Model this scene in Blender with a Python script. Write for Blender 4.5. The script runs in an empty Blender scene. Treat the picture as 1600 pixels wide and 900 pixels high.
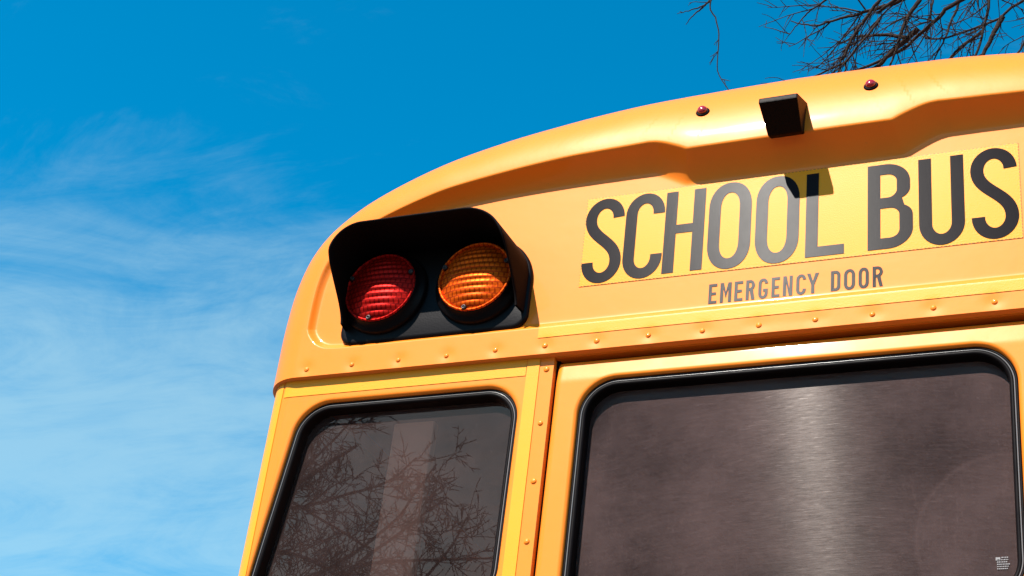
import bpy, bmesh, math, random
import numpy as np
from mathutils import Vector, Matrix
random.seed(7); rng = np.random.default_rng(11)
scene = bpy.context.scene
COL = scene.collection
rad = math.radians

# ------------------------------------------------------------------ camera
cam_d = bpy.data.cameras.new('camera'); cam = bpy.data.objects.new('camera', cam_d); COL.objects.link(cam)
cam_d.sensor_width = 36.0; cam_d.sensor_fit = 'HORIZONTAL'; cam_d.lens = 58.56
cam_d.clip_start = 0.05; cam_d.clip_end = 3000
R_ = Vector((0.92085, 0.37364, 0.11146)); U_ = Vector((0.10372, -0.51029, 0.85373)); F_ = Vector((-0.37586, 0.77459, 0.50865))
cam.matrix_world = Matrix(((R_.x, U_.x, -F_.x, 0.74643), (R_.y, U_.y, -F_.y, -2.80364), (R_.z, U_.z, -F_.z, -1.68072), (0, 0, 0, 1)))
scene.camera = cam

# ------------------------------------------------------------------ sun and sky
SX = -0.225; EL = 48.0
SUN = Vector((SX, -math.sqrt(1 - SX * SX - math.sin(rad(EL)) ** 2), math.sin(rad(EL))))
sd = bpy.data.lights.new('sun', 'SUN'); sd.energy = 5.0; sd.angle = rad(0.53); sd.color = (1.0, 0.955, 0.88)
so = bpy.data.objects.new('sun', sd); COL.objects.link(so)
so.rotation_euler = SUN.to_track_quat('Z', 'Y').to_euler(); so.location = SUN * 40

world = bpy.data.worlds.new('World'); scene.world = world; world.use_nodes = True
nt = world.node_tree; N = nt.nodes; Lk = nt.links
for n in list(N): N.remove(n)
def nd(t, **k):
    n = N.new(t)
    for a, v in k.items(): setattr(n, a, v)
    return n
wout = nd('ShaderNodeOutputWorld'); bg = nd('ShaderNodeBackground'); bg.inputs['Strength'].default_value = 0.078
sky = nd('ShaderNodeTexSky'); sky.sky_type = 'NISHITA'; sky.sun_disc = False
sky.sun_elevation = rad(EL); sky.sun_rotation = math.atan2(SUN.x, SUN.y)
sky.altitude = 300; sky.air_density = 1.1; sky.dust_density = 0.1; sky.ozone_density = 4.0
hsv = nd('ShaderNodeHueSaturation'); hsv.inputs['Hue'].default_value = 0.481; hsv.inputs['Saturation'].default_value = 1.5; hsv.inputs['Value'].default_value = 1.32
Lk.new(sky.outputs[0], hsv.inputs['Color'])
tc = nd('ShaderNodeTexCoord'); sep = nd('ShaderNodeSeparateXYZ'); Lk.new(tc.outputs['Generated'], sep.inputs[0])
def mth(op, a, b=None, c=None, clamp=False):
    m = nd('ShaderNodeMath', operation=op); m.use_clamp = clamp
    for i, v in enumerate((a, b, c)):
        if v is None: continue
        if isinstance(v, (int, float)): m.inputs[i].default_value = v
        else: Lk.new(v, m.inputs[i])
    return m.outputs[0]
den = mth('ADD', mth('MAXIMUM', sep.outputs[2], 0.0), 0.12)
cx = mth('DIVIDE', sep.outputs[0], den); cy = mth('DIVIDE', sep.outputs[1], den)
comb = nd('ShaderNodeCombineXYZ'); Lk.new(cx, comb.inputs[0]); Lk.new(cy, comb.inputs[1])
def cloud(scale, rot, sx, sy, detail, rough, dist, loc=(0, 0, 0)):
    mp = nd('ShaderNodeMapping'); mp.inputs['Rotation'].default_value = (0, 0, rad(rot)); mp.inputs['Scale'].default_value = (sx, sy, 1); mp.inputs['Location'].default_value = loc
    Lk.new(comb.outputs[0], mp.inputs[0])
    t = nd('ShaderNodeTexNoise'); t.inputs['Scale'].default_value = scale; t.inputs['Detail'].default_value = detail
    t.inputs['Roughness'].default_value = rough; t.inputs['Distortion'].default_value = dist
    Lk.new(mp.outputs[0], t.inputs['Vector']); return t.outputs[0]
def ramp(v, a, b):
    m = nd('ShaderNodeMapRange'); m.interpolation_type = 'SMOOTHSTEP'
    m.inputs['From Min'].default_value = a; m.inputs['From Max'].default_value = b; Lk.new(v, m.inputs['Value']); return m.outputs[0]
streak = cloud(2.9, -32, 0.75, 1.6, 11, 0.66, 0.9, (0.3, 0.1, 0))
veil = cloud(1.1, -10, 0.8, 1.3, 5, 0.5, 0.3, (2.3, 0.9, 0))
low = ramp(sep.outputs[2], 0.60, 0.38)
dens = mth('ADD', mth('MULTIPLY', streak, 0.55), mth('ADD', mth('MULTIPLY', veil, 0.55), mth('MULTIPLY', low, 0.33)))
fine = cloud(6.0, -38, 0.7, 1.7, 9, 0.68, 1.3, (4.3, 2.1, 0))
dens = mth('ADD', dens, mth('MULTIPLY', mth('SUBTRACT', fine, 0.5), 0.26))
dens = mth('MULTIPLY', ramp(dens, 0.555, 0.98), 0.40)
mix = nd('ShaderNodeMixRGB'); Lk.new(dens, mix.inputs['Fac']); Lk.new(hsv.outputs[0], mix.inputs['Color1']); mix.inputs['Color2'].default_value = (4.9, 6.4, 6.1, 1)
Lk.new(mix.outputs[0], bg.inputs['Color']); Lk.new(bg.outputs[0], wout.inputs['Surface'])

scene.view_settings.view_transform = 'Standard'; scene.view_settings.look = 'None'
scene.view_settings.exposure = 1.0; scene.view_settings.gamma = 1.0
scene.render.film_transparent = False
scene.cycles.max_bounces = 8; scene.cycles.transparent_max_bounces = 12

GROUND = -2.55

# ------------------------------------------------------------------ materials
def material(name, base=(0.5,) * 3, rough=0.5, spec=0.5, metal=0.0, coat=0.0, coat_rough=0.1):
    m = bpy.data.materials.new(name); m.use_nodes = True
    b = m.node_tree.nodes['Principled BSDF']
    b.inputs['Base Color'].default_value = (*base, 1); b.inputs['Roughness'].default_value = rough
    b.inputs['Specular IOR Level'].default_value = spec; b.inputs['Metallic'].default_value = metal
    b.inputs['Coat Weight'].default_value = coat; b.inputs['Coat Roughness'].default_value = coat_rough
    return m
class G:
    """small node-graph helper on a material"""
    def __init__(s, m): s.t = m.node_tree; s.n = s.t.nodes; s.b = s.n.get('Principled BSDF')
    def new(s, t, **k):
        n = s.n.new(t)
        for a, v in k.items(): setattr(n, a, v)
        return n
    def link(s, a, b): s.t.links.new(a, b)
    def coord(s, scale=(1, 1, 1), rot=(0, 0, 0), kind='Object', loc=(0, 0, 0)):
        c = s.new('ShaderNodeTexCoord'); m = s.new('ShaderNodeMapping'); m.inputs['Scale'].default_value = scale; m.inputs['Rotation'].default_value = rot; m.inputs['Location'].default_value = loc
        s.link(c.outputs[kind], m.inputs[0]); return m.outputs[0]
    def noise(s, scale, detail=4, rough=0.5, vec=None, dist=0):
        t = s.new('ShaderNodeTexNoise'); t.inputs['Scale'].default_value = scale; t.inputs['Detail'].default_value = detail; t.inputs['Roughness'].default_value = rough; t.inputs['Distortion'].default_value = dist
        if vec is not None: s.link(vec, t.inputs['Vector'])
        return t.outputs[0]
    def range(s, v, a, b, c=0.0, d=1.0):
        m = s.new('ShaderNodeMapRange'); m.inputs[1].default_value = a; m.inputs[2].default_value = b; m.inputs[3].default_value = c; m.inputs[4].default_value = d
        s.link(v, m.inputs[0]); return m.outputs[0]
    def math(s, op, a, b=None):
        m = s.new('ShaderNodeMath', operation=op)
        for i, v in enumerate((a, b)):
            if v is None: continue
            if isinstance(v, (int, float)): m.inputs[i].default_value = v
            else: s.link(v, m.inputs[i])
        return m.outputs[0]
    def mix(s, f, a, b):
        m = s.new('ShaderNodeMixRGB')
        for i, v in enumerate((f, a, b)):
            if isinstance(v, (int, float)): m.inputs[i].default_value = v
            elif isinstance(v, tuple): m.inputs[i].default_value = (*v, 1)
            else: s.link(v, m.inputs[i])
        return m.outputs[0]
    def bump(s, h, strength, dist):
        b = s.new('ShaderNodeBump'); b.inputs['Strength'].default_value = strength; b.inputs['Distance'].default_value = dist
        s.link(h, b.inputs['Height']); return b.outputs[0]

PAINT_C = (0.82, 0.196, 0.012)
paint = material('bus_paint', PAINT_C, 0.40, 0.20, coat=0.28, coat_rough=0.06)
paint.node_tree.nodes['Principled BSDF'].inputs['Specular Tint'].default_value = (1.0, 0.92, 0.74, 1)
g = G(paint); v = g.coord(kind='Object')
dirt = g.range(g.noise(3.5, 7, 0.62, v), 0.45, 0.75)
spk = g.range(g.noise(160, 2, 0.5, v), 0.72, 0.78)
c = g.mix(g.math('MULTIPLY', dirt, 0.16), PAINT_C, (0.68, 0.165, 0.016)); c = g.mix(g.math('MULTIPLY', spk, 0.35), c, (0.35, 0.14, 0.04))
g.link(c, g.b.inputs['Base Color'])
g.link(g.range(g.noise(6, 5, 0.6, v), 0.3, 0.7, 0.37, 0.44), g.b.inputs['Roughness'])
rain = g.math('MULTIPLY', g.range(g.noise(1, 5, 0.65, g.coord((26, 26, 1.6))), 0.52, 0.78), g.range(g.noise(2.2, 4, 0.5, v), 0.4, 0.65))
c2 = g.mix(g.math('MULTIPLY', rain, 0.22), c, (0.54, 0.14, 0.02)); g.link(c2, g.b.inputs['Base Color'])
hgt = g.math('ADD', g.math('MULTIPLY', g.noise(45, 3, 0.5, v), 0.35), g.math('MULTIPLY', g.noise(5, 2, 0.5, v), 2.2))
g.link(g.bump(hgt, 0.10, 0.004), g.b.inputs['Normal'])

tape = material('reflective_tape', (0.82, 0.29, 0.011), 0.36, 0.2, coat=0.08, coat_rough=0.2)
g = G(tape); v = g.coord()
vo = g.new('ShaderNodeTexVoronoi'); vo.inputs['Scale'].default_value = 420; g.link(v, vo.inputs['Vector'])
tcol = g.mix(g.range(g.noise(9, 5, 0.6, v), 0.4, 0.75, 0, 0.3), (0.82, 0.29, 0.011), (0.76, 0.25, 0.011))
chip = g.math('MULTIPLY', g.range(g.noise(1, 3, 0.6, g.coord((90, 90, 260))), 0.70, 0.74), g.range(g.noise(4, 2, 0.5, v), 0.45, 0.6))
g.link(g.mix(g.math('MULTIPLY', chip, 0.75), tcol, (0.20, 0.06, 0.02)), g.b.inputs['Base Color'])
g.link(g.bump(vo.outputs[0], 0.08, 0.002), g.b.inputs['Normal'])

sign_mat = material('sign_sheeting', (0.93, 0.50, 0.03), 0.33, 0.16)
g = G(sign_mat); v = g.coord()
wv = g.new('ShaderNodeTexWave', wave_type='BANDS', bands_direction='Z'); wv.inputs['Scale'].default_value = 45; wv.inputs['Distortion'].default_value = 3.0; wv.inputs['Detail'].default_value = 2
g.link(g.coord((0.35, 1, 1)), wv.inputs['Vector'])
col = g.mix(g.math('MULTIPLY', wv.outputs['Fac'], 0.22), (0.82, 0.272, 0.004), (0.78, 0.235, 0.004))
sp = g.new('ShaderNodeSeparateXYZ'); g.link(v, sp.inputs[0])
# dashed printed outline round the sheet (object origin is the sheet's centre)
ex = g.math('SUBTRACT', 0.4576, g.math('ABSOLUTE', sp.outputs[0])); ez = g.math('SUBTRACT', 0.1132, g.math('ABSOLUTE', sp.outputs[2]))
near = g.math('LESS_THAN', g.math('MINIMUM', ex, ez), 0.0016)
dash = g.math('GREATER_THAN', g.math('FRACT', g.math('MULTIPLY', g.math('ADD', sp.outputs[0], sp.outputs[2]), 130)), 0.42)
col = g.mix(g.math('MULTIPLY', g.math('MULTIPLY', near, dash), 0.8), col, (0.22, 0.09, 0.02))
g.link(col, g.b.inputs['Base Color'])
vo = g.new('ShaderNodeTexVoronoi'); vo.inputs['Scale'].default_value = 380; g.link(v, vo.inputs['Vector'])
g.link(g.bump(vo.outputs[0], 0.08, 0.002), g.b.inputs['Normal'])

ink = material('letter_ink', (0.010, 0.007, 0.008), 0.32, 0.058)
g = G(ink); g.b.inputs['Anisotropic'].default_value = 0.9; tg = g.new('ShaderNodeCombineXYZ'); tg.inputs[2].default_value = 1.0; g.link(tg.outputs[0], g.b.inputs['Tangent']); v = g.coord((1, 1, 1))
h1 = g.noise(1, 2, 0.5, g.coord((900, 900, 60))); h2 = g.noise(1, 2, 0.5, g.coord((60, 300, 800)))
g.link(g.bump(g.math('ADD', h1, h2), 0.05, 0.0005), g.b.inputs['Normal'])
g.link(g.range(g.noise(25, 5, 0.7, v), 0.35, 0.7, 0.32, 0.345), g.b.inputs['Roughness'])

rubber = material('rubber', (0.005, 0.003, 0.003), 0.45, 0.08)
g = G(rubber); g.link(g.range(g.noise(30, 5, 0.6, g.coord()), 0.3, 0.7, 0.34, 0.6), g.b.inputs['Roughness'])
strip_mat = material('locking_strip', (0.16, 0.145, 0.14), 0.22, 0.6)
black_plastic = material('black_plastic', (0.0035, 0.002, 0.0025), 0.42, 0.10)
g = G(black_plastic); g.link(g.bump(g.noise(240, 2, 0.5, g.coord()), 0.12, 0.0015), g.b.inputs['Normal'])
hood_mat = material('hood_matte_black', (0.004, 0.002, 0.002), 0.75, 0.08)
cam_mat = material('camera_housing', (0.006, 0.003, 0.002), 0.5, 0.07)
g = G(cam_mat); g.link(g.bump(g.noise(180, 2, 0.5, g.coord()), 0.2, 0.002), g.b.inputs['Normal'])
screw_mat = material('screw', (0.03, 0.02, 0.02), 0.4, 0.5, metal=0.6)
steel_mat = material('steel', (0.45, 0.45, 0.46), 0.3, 0.5, metal=1.0)

def lens_material(name, base, deep):
    m = material(name, base, 0.46, 0.10, metal=0.6); g = G(m)
    v = g.coord((1, 1, 1))
    br = g.new('ShaderNodeTexBrick'); br.inputs['Scale'].default_value = 1.0; br.offset = 0.5
    br.inputs['Brick Width'].default_value = 0.011; br.inputs['Row Height'].default_value = 0.0125; br.inputs['Mortar Size'].default_value = 0.0022; br.inputs['Mortar Smooth'].default_value = 0.6
    br.inputs['Color1'].default_value = (*base, 1); br.inputs['Color2'].default_value = (*[x * 0.86 for x in base], 1); br.inputs['Mortar'].default_value = (*deep, 1)
    g.link(g.coord((1, 1, 1), (rad(90), 0, 0)), br.inputs['Vector'])
    g.link(br.outputs['Color'], g.b.inputs['Base Color'])
    g.b.inputs['Subsurface Weight'].default_value = 0.25; g.b.inputs['Subsurface Radius'].default_value = (0.02, 0.006, 0.002); g.b.inputs['Subsurface Scale'].default_value = 0.4
    return m
red_lens = lens_material('red_lens', (0.44, 0.008, 0.005), (0.18, 0.001, 0.001))
amber_lens = lens_material('amber_lens', (0.70, 0.088, 0.002), (0.36, 0.032, 0.001))
marker_red = material('marker_red', (0.28, 0.006, 0.008), 0.12, 0.6, coat=0.6, coat_rough=0.04)

def glass_material(name, dust_lo, dust_hi, scratch, arc=False, refl=1.5):
    m = bpy.data.materials.new(name); m.use_nodes = True; g = G(m)
    g.n.remove(g.b); out = g.n['Material Output']
    v = g.coord()
    s0 = g.new('ShaderNodeSeparateXYZ'); g.link(v, s0.inputs[0]); xo = g.math('SUBTRACT', s0.outputs[0], 0.12)
    cv = g.new('ShaderNodeCombineXYZ'); g.link(s0.outputs[0], cv.inputs[0]); g.link(s0.outputs[1], cv.inputs[1])
    g.link(g.math('ADD', s0.outputs[2], g.math('MULTIPLY', g.math('MULTIPLY', xo, xo), 0.22)), cv.inputs[2])
    def sc(scale, rot):
        m_ = g.new('ShaderNodeMapping'); m_.inputs['Scale'].default_value = scale; m_.inputs['Rotation'].default_value = rot; g.link(cv.outputs[0], m_.inputs[0]); return m_.outputs[0]
    fine = g.noise(1, 5, 0.75, sc((42, 42, 560), (0, rad(5), 0)))
    mott = g.noise(4.5 if scratch > 0.4 else 7, 7, 0.62, v); grit = g.range(g.noise(330, 2, 0.6, v), 0.62, 0.72)
    scr = g.range(g.noise(1, 3, 0.6, sc((30, 30, 640), (0, rad(-6), 0))), 0.60, 0.74)
    vert = g.range(g.noise(1, 3, 0.6, sc((360, 10, 26), (0, rad(2), 0))), 0.60, 0.74)
    d = g.math('ADD', g.range(mott, 0.3, 0.75, dust_lo, dust_hi), g.math('MULTIPLY', g.range(fine, 0.35, 0.7), 0.028 * scratch))
    d = g.math('ADD', d, g.math('MULTIPLY', grit, 0.05))
    d = g.math('ADD', d, g.math('MULTIPLY', g.math('MULTIPLY', scr, g.range(g.noise(5, 3, 0.5, v), 0.35, 0.7)), 0.07 * scratch))
    d = g.math('ADD', d, g.math('MULTIPLY', vert, 0.022 * scratch))
    if arc:   # paler disc with a stronger rim, low on one side of the pane
        sp = g.new('ShaderNodeSeparateXYZ'); g.link(v, sp.inputs[0])
        dx = g.math('SUBTRACT', sp.outputs[0], 0.405); dz = g.math('SUBTRACT', sp.outputs[2], -0.46)
        r = g.math('SQRT', g.math('ADD', g.math('MULTIPLY', dx, dx), g.math('MULTIPLY', dz, dz)))
        r = g.math('ADD', r, g.range(g.noise(30, 3, 0.5, v), 0, 1, -0.003, 0.003))
        ring = g.range(g.math('ABSOLUTE', g.math('SUBTRACT', r, 0.165)), 0.0, 0.007, 1.0, 0.0)
        ins = g.range(r, 0.150, 0.168, 0.014, 0.0)
        d = g.math('ADD', d, g.math('ADD', g.math('MULTIPLY', ring, 0.018), ins))
    dif = g.new('ShaderNodeBsdfDiffuse'); dif.inputs['Color'].default_value = (0.60, 0.37, 0.34, 1)
    tr = g.new('ShaderNodeBsdfTransparent'); tr.inputs['Color'].default_value = (0.78, 0.58, 0.52, 1)
    gl = g.new('ShaderNodeBsdfGlossy'); gl.inputs['Color'].default_value = (1.0, 0.38, 0.24, 1); gl.inputs['Roughness'].default_value = 0.004
    fr = g.new('ShaderNodeFresnel'); fr.inputs['IOR'].default_value = 1.62
    m1 = g.new('ShaderNodeMixShader'); g.link(g.math('MULTIPLY', fr.outputs[0], refl), m1.inputs[0]); g.link(tr.outputs[0], m1.inputs[1]); g.link(gl.outputs[0], m1.inputs[2])
    m2 = g.new('ShaderNodeMixShader'); g.link(d, m2.inputs[0]); g.link(m1.outputs[0], m2.inputs[1]); g.link(dif.outputs[0], m2.inputs[2])
    last = m2
    if scratch > 0.4:     # fine horizontal wear scatters the sun into a tall soft streak
        an = g.new('ShaderNodeBsdfGlossy')
        an.inputs['Color'].default_value = (0.95, 0.88, 0.84, 1); an.inputs['Roughness'].default_value = 0.17; an.inputs['Anisotropy'].default_value = 0.74
        tg = g.new('ShaderNodeCombineXYZ'); tg.inputs[0].default_value = 1.0; tg.inputs[2].default_value = 0.03; g.link(tg.outputs[0], an.inputs['Tangent'])
        wgt = g.math('ADD', g.range(fine, 0.30, 0.72, 0.0022, 0.0065), g.math('MULTIPLY', scr, 0.007))
        m3 = g.new('ShaderNodeMixShader'); g.link(wgt, m3.inputs[0]); g.link(last.outputs[0], m3.inputs[1]); g.link(an.outputs[0], m3.inputs[2]); last = m3
    g.link(last.outputs[0], out.inputs['Surface'])
    return m
glass_side = glass_material('dusty_glass', 0.014, 0.050, 0.25, refl=2.6)
glass_door = glass_material('scratched_glass', 0.022, 0.090, 1.0, arc=True, refl=0.2)

bark = material('bark', (0.04, 0.025, 0.018), 0.85, 0.2)
g = G(bark); v = g.coord()
g.link(g.mix(g.noise(14, 6, 0.7, v), (0.006, 0.004, 0.004), (0.040, 0.021, 0.014)), g.b.inputs['Base Color'])
g.link(g.bump(g.noise(40, 5, 0.7, v), 0.6, 0.02), g.b.inputs['Normal'])
ground_mat = material('asphalt', (0.05, 0.05, 0.05), 0.9, 0.2)
g = G(ground_mat); v = g.coord()
g.link(g.mix(g.noise(0.6, 8, 0.7, v), (0.04, 0.04, 0.042), (0.075, 0.072, 0.07)), g.b.inputs['Base Color'])
g.link(g.bump(g.noise(120, 3, 0.6, v), 0.5, 0.01), g.b.inputs['Normal'])
liner = material('interior_liner', (0.30, 0.27, 0.25), 0.6, 0.3)
pale_mat = material('interior_pale', (0.85, 0.58, 0.47), 0.6, 0.3)
floor_mat = material('interior_floor', (0.03, 0.03, 0.03), 0.7, 0.3)
vinyl = material('seat_vinyl', (0.05, 0.03, 0.03), 0.5, 0.3)
tyre_mat = material('tyre_rubber', (0.015, 0.015, 0.015), 0.8, 0.2)
label_mat = material('etched_label', (0.22, 0.20, 0.20), 0.6, 0.3)

# ------------------------------------------------------------------ object helpers
def link(name, me, mat, parent=None, smooth=False, loc=(0, 0, 0)):
    o = bpy.data.objects.new(name, me); COL.objects.link(o)
    if mat is not None and len(me.materials) == 0: me.materials.append(mat)
    if smooth: me.polygons.foreach_set('use_smooth', np.ones(len(me.polygons), bool))
    o.location = loc
    if parent is not None: o.parent = parent
    return o
def mesh_py(name, V, Fc):
    me = bpy.data.meshes.new(name); me.from_pydata([tuple(map(float, p)) for p in V], [], Fc); me.update(); return me
def grid_mesh(name, P, closed=False, flip=False):
    """P: (rows, cols, 3) -> quad mesh; closed wraps the columns"""
    r, c, _ = P.shape
    me = bpy.data.meshes.new(name)
    i = np.arange(r - 1)[:, None] * c; j = np.arange(c if closed else c - 1)[None, :]; j2 = (j + 1) % c
    a, b, d, e = i + j, i + j2, i + c + j2, i + c + j
    q = np.stack([a, b, d, e] if not flip else [a, e, d, b], -1).reshape(-1, 4)
    me.vertices.add(r * c); me.vertices.foreach_set('co', P.reshape(-1).astype(np.float32))
    me.loops.add(q.size); me.loops.foreach_set('vertex_index', q.reshape(-1).astype(np.int32))
    me.polygons.add(len(q)); me.polygons.foreach_set('loop_start', np.arange(0, q.size, 4, dtype=np.int32)); me.polygons.foreach_set('loop_total', np.full(len(q), 4, np.int32))
    me.update(calc_edges=True); me.validate(); return me
def bm_mesh(name, bm):
    me = bpy.data.meshes.new(name); bmesh.ops.recalc_face_normals(bm, faces=bm.faces); bm.to_mesh(me); bm.free(); return me
def box_bm(lo, hi, bevel=0.0, seg=2, bm=None):
    bm2 = bmesh.new(); bmesh.ops.create_cube(bm2, size=1)
    for w in bm2.verts: w.co = Vector([(lo[k] + hi[k]) / 2 + w.co[k] * (hi[k] - lo[k]) for k in range(3)])
    if bevel: bmesh.ops.bevel(bm2, geom=list(bm2.edges), offset=bevel, segments=seg, affect='EDGES', profile=0.5)
    return bm2
def box(name, lo, hi, mat, parent=None, bevel=0.0, seg=2):
    return link(name, bm_mesh(name, box_bm(lo, hi, bevel, seg)), mat, parent)
def curve_fill(name, polys, mat, parent, y, depth=0.0):
    """flat filled outline in the xz plane (holes allowed), facing -y"""
    cu = bpy.data.curves.new(name, 'CURVE'); cu.dimensions = '2D'; cu.fill_mode = 'BOTH'; cu.extrude = depth
    for p in polys:
        s = cu.splines.new('POLY'); s.points.add(len(p) - 1); s.use_cyclic_u = True
        for i, (x, z) in enumerate(p): s.points[i].co = (x, z, 0, 1)
    t = bpy.data.objects.new('tmp', cu); COL.objects.link(t)
    dg = bpy.context.evaluated_depsgraph_get(); me = bpy.data.meshes.new_from_object(t.evaluated_get(dg)); me.name = name
    bpy.data.objects.remove(t); bpy.data.curves.remove(cu)
    if y is None:      # a decal: laid on the panel
        bm = bmesh.new(); bm.from_mesh(me); bmesh.ops.triangulate(bm, faces=bm.faces); bm.to_mesh(me); bm.free()
        dz = zc if parent.name.startswith('sign') else 0.0; lift = 0.0020 if dz else 0.0008
        yy = cap_y(np.array([[w.co.x, w.co.y + dz] for w in me.vertices]))
        for w, y_ in zip(me.vertices, yy): w.co = (w.co.x, y_ - lift, w.co.y)
    else:
        for w in me.vertices: w.co = (w.co.x, y - w.co.z, w.co.y)
    me.materials.clear(); me.update()
    return link(name, me, mat, parent)
def smooth_curve(pts, n):
    """Catmull-Rom through pts, resampled evenly"""
    P = np.array(pts, float); P = np.vstack([2 * P[0] - P[1], P, 2 * P[-1] - P[-2]]); out = []
    for i in range(1, len(P) - 2):
        for t in np.linspace(0, 1, 40, endpoint=False):
            a, b, c_, d = P[i - 1:i + 3]
            out.append(0.5 * (2 * b + (c_ - a) * t + (2 * a - 5 * b + 4 * c_ - d) * t * t + (3 * b - a - 3 * c_ + d) * t ** 3))
    out.append(P[-2]); out = np.array(out)
    s = np.r_[0, np.cumsum(np.linalg.norm(np.diff(out, axis=0), axis=1))]
    u = np.linspace(0, s[-1], n); return np.stack([np.interp(u, s, out[:, k]) for k in range(out.shape[1])], -1)
def rounded_poly(pts, radii, n=14):
    """closed polygon (list of corners, counter-clockwise or not) with rounded corners"""
    out = []; m = len(pts)
    for i in range(m):
        p0, p1, p2 = (np.array(pts[(i + k - 1) % m], float) for k in range(3))
        a = (p0 - p1) / np.linalg.norm(p0 - p1); b = (p2 - p1) / np.linalg.norm(p2 - p1); r = radii[i]
        ang = math.acos(np.clip(a @ b, -1, 1)); t = r / math.tan(ang / 2); cdir = (a + b) / np.linalg.norm(a + b); cen = p1 + cdir * r / math.sin(ang / 2)
        s0 = p1 + a * t - cen; s1 = p1 + b * t - cen
        a0 = math.atan2(s0[1], s0[0]); a1 = math.atan2(s1[1], s1[0]); da = (a1 - a0 + math.pi) % (2 * math.pi) - math.pi
        out += [cen + r * np.array([math.cos(a0 + da * k / n), math.sin(a0 + da * k / n)]) for k in range(n + 1)]
    return np.array(out)
def resample_closed(P, n):
    Q = np.vstack([P, P[:1]]); s = np.r_[0, np.cumsum(np.linalg.norm(np.diff(Q, axis=0), axis=1))]
    u = np.linspace(0, s[-1], n, endpoint=False); return np.stack([np.interp(u, s, Q[:, 0]), np.interp(u, s, Q[:, 1])], -1)
def inset(P, o):
    """offset a closed loop towards its inside by o"""
    t = np.roll(P, -1, 0) - np.roll(P, 1, 0); t /= np.linalg.norm(t, axis=1)[:, None] + 1e-12
    nrm = np.stack([-t[:, 1], t[:, 0]], -1)
    area = 0.5 * np.sum(P[:, 0] * np.roll(P[:, 1], -1) - np.roll(P[:, 0], -1) * P[:, 1])
    return P + nrm * o * np.sign(area)
def sstep(x, a, b):
    t = np.clip((x - a) / (b - a), 0, 1); return t * t * (3 - 2 * t)

# ------------------------------------------------------------------ ground
gm = grid_mesh('ground', np.array([[[x, y, GROUND] for x in np.linspace(-900, 900, 7)] for y in np.linspace(-900, 900, 7)]))
ground = link('ground', gm, ground_mat); ground['kind'] = 'structure'

# ------------------------------------------------------------------ the bus
bus = bpy.data.objects.new('school_bus', None); COL.objects.link(bus); bus.location = (0, 0, GROUND)
bus['label'] = 'orange yellow school bus seen from behind, with tinted rear windows and emergency door'
bus['category'] = 'bus'
SHIFT = -GROUND      # all bus geometry is written relative to the rivet row; parts are lowered onto the ground empty
def part(o, parent=None):
    """hang a mesh on the bus (geometry stays where it was written)"""
    o.parent = bus if parent is None else parent
    if parent is None: o.location = Vector(o.location) + Vector((0, 0, SHIFT))
    return o

RV_S = 0.1143; RIVX = [(i - 9.5) * RV_S for i in range(20)]
OB = smooth_curve([(-1.212, -0.40), (-1.212, -0.15), (-1.212, 0.02), (-1.211, 0.14), (-1.200, 0.25), (-1.170, 0.345), (-1.112, 0.425), (-1.02, 0.494), (-0.86, 0.565), (-0.69, 0.611), (-0.52, 0.640), (-0.36, 0.659), (-0.18, 0.671), (0, 0.675)], 260)
OB = np.vstack([OB, (OB * [-1, 1])[::-1][1:]])
CT = [(0, 0.375), (-0.12, 0.375), (-0.222, 0.375), (-0.236, 0.377), (-0.27, 0.396), (-0.303, 0.412), (-0.325, 0.414), (-0.5, 0.412), (-0.65, 0.405), (-0.8, 0.390), (-0.92, 0.366), (-1.01, 0.335), (-1.065, 0.285), (-1.086, 0.22), (-1.090, 0.12), (-1.084, 0.095), (-1.06, 0.070), (-1.02, 0.062), (-0.9, 0.061), (-0.5, 0.061), (0, 0.061)]
CLh = smooth_curve(CT, 230); CL = np.vstack([CLh, (CLh * [-1, 1])[::-1][1:-1]])
def seg_dist(P, L, closed=False):
    A = L; B = np.roll(L, -1, 0)
    if not closed: A, B = A[:-1], B[:-1]
    best = np.full(len(P), 1e9); idx = np.zeros(len(P), int)
    D = B - A; dd = (D * D).sum(1) + 1e-15
    for i in range(0, len(P), 4000):
        p = P[i:i + 4000, None, :] - A[None]
        t = np.clip((p * D[None]).sum(2) / dd, 0, 1)
        q = ((p - t[..., None] * D[None]) ** 2).sum(2); k = q.argmin(1)
        best[i:i + 4000] = np.sqrt(q[np.arange(len(k)), k]); idx[i:i + 4000] = k
    return best, idx
def inside(P, L):
    c = np.zeros(len(P), bool); x1, y1 = L[:, 0], L[:, 1]; x2, y2 = np.roll(x1, -1), np.roll(y1, -1)
    for a, b, c2, d2 in zip(x1, y1, x2, y2):
        if b == d2: continue
        m = ((b > P[:, 1]) != (d2 > P[:, 1])); xi = a + (P[:, 1] - b) * (c2 - a) / (d2 - b); c ^= m & (P[:, 0] < xi)
    return c
def smooth_interp(x, xp, fp, sig=0.02):
    gx = np.linspace(0, 1.4, 561); gy = np.interp(gx, xp, fp); k = np.exp(-0.5 * (np.arange(-60, 61) * 0.0025 / sig) ** 2); k /= k.sum()
    gy = np.convolve(np.pad(gy, 60, 'symmetric'), k, 'valid'); return np.interp(x, gx, gy)
def top_depth(x):
    return smooth_interp(np.abs(x), [0, 0.225, 0.315, 0.5, 0.8, 0.95, 1.06, 1.3], [0.055, 0.055, 0.050, 0.047, 0.035, 0.023, 0.013, 0.012])
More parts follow.
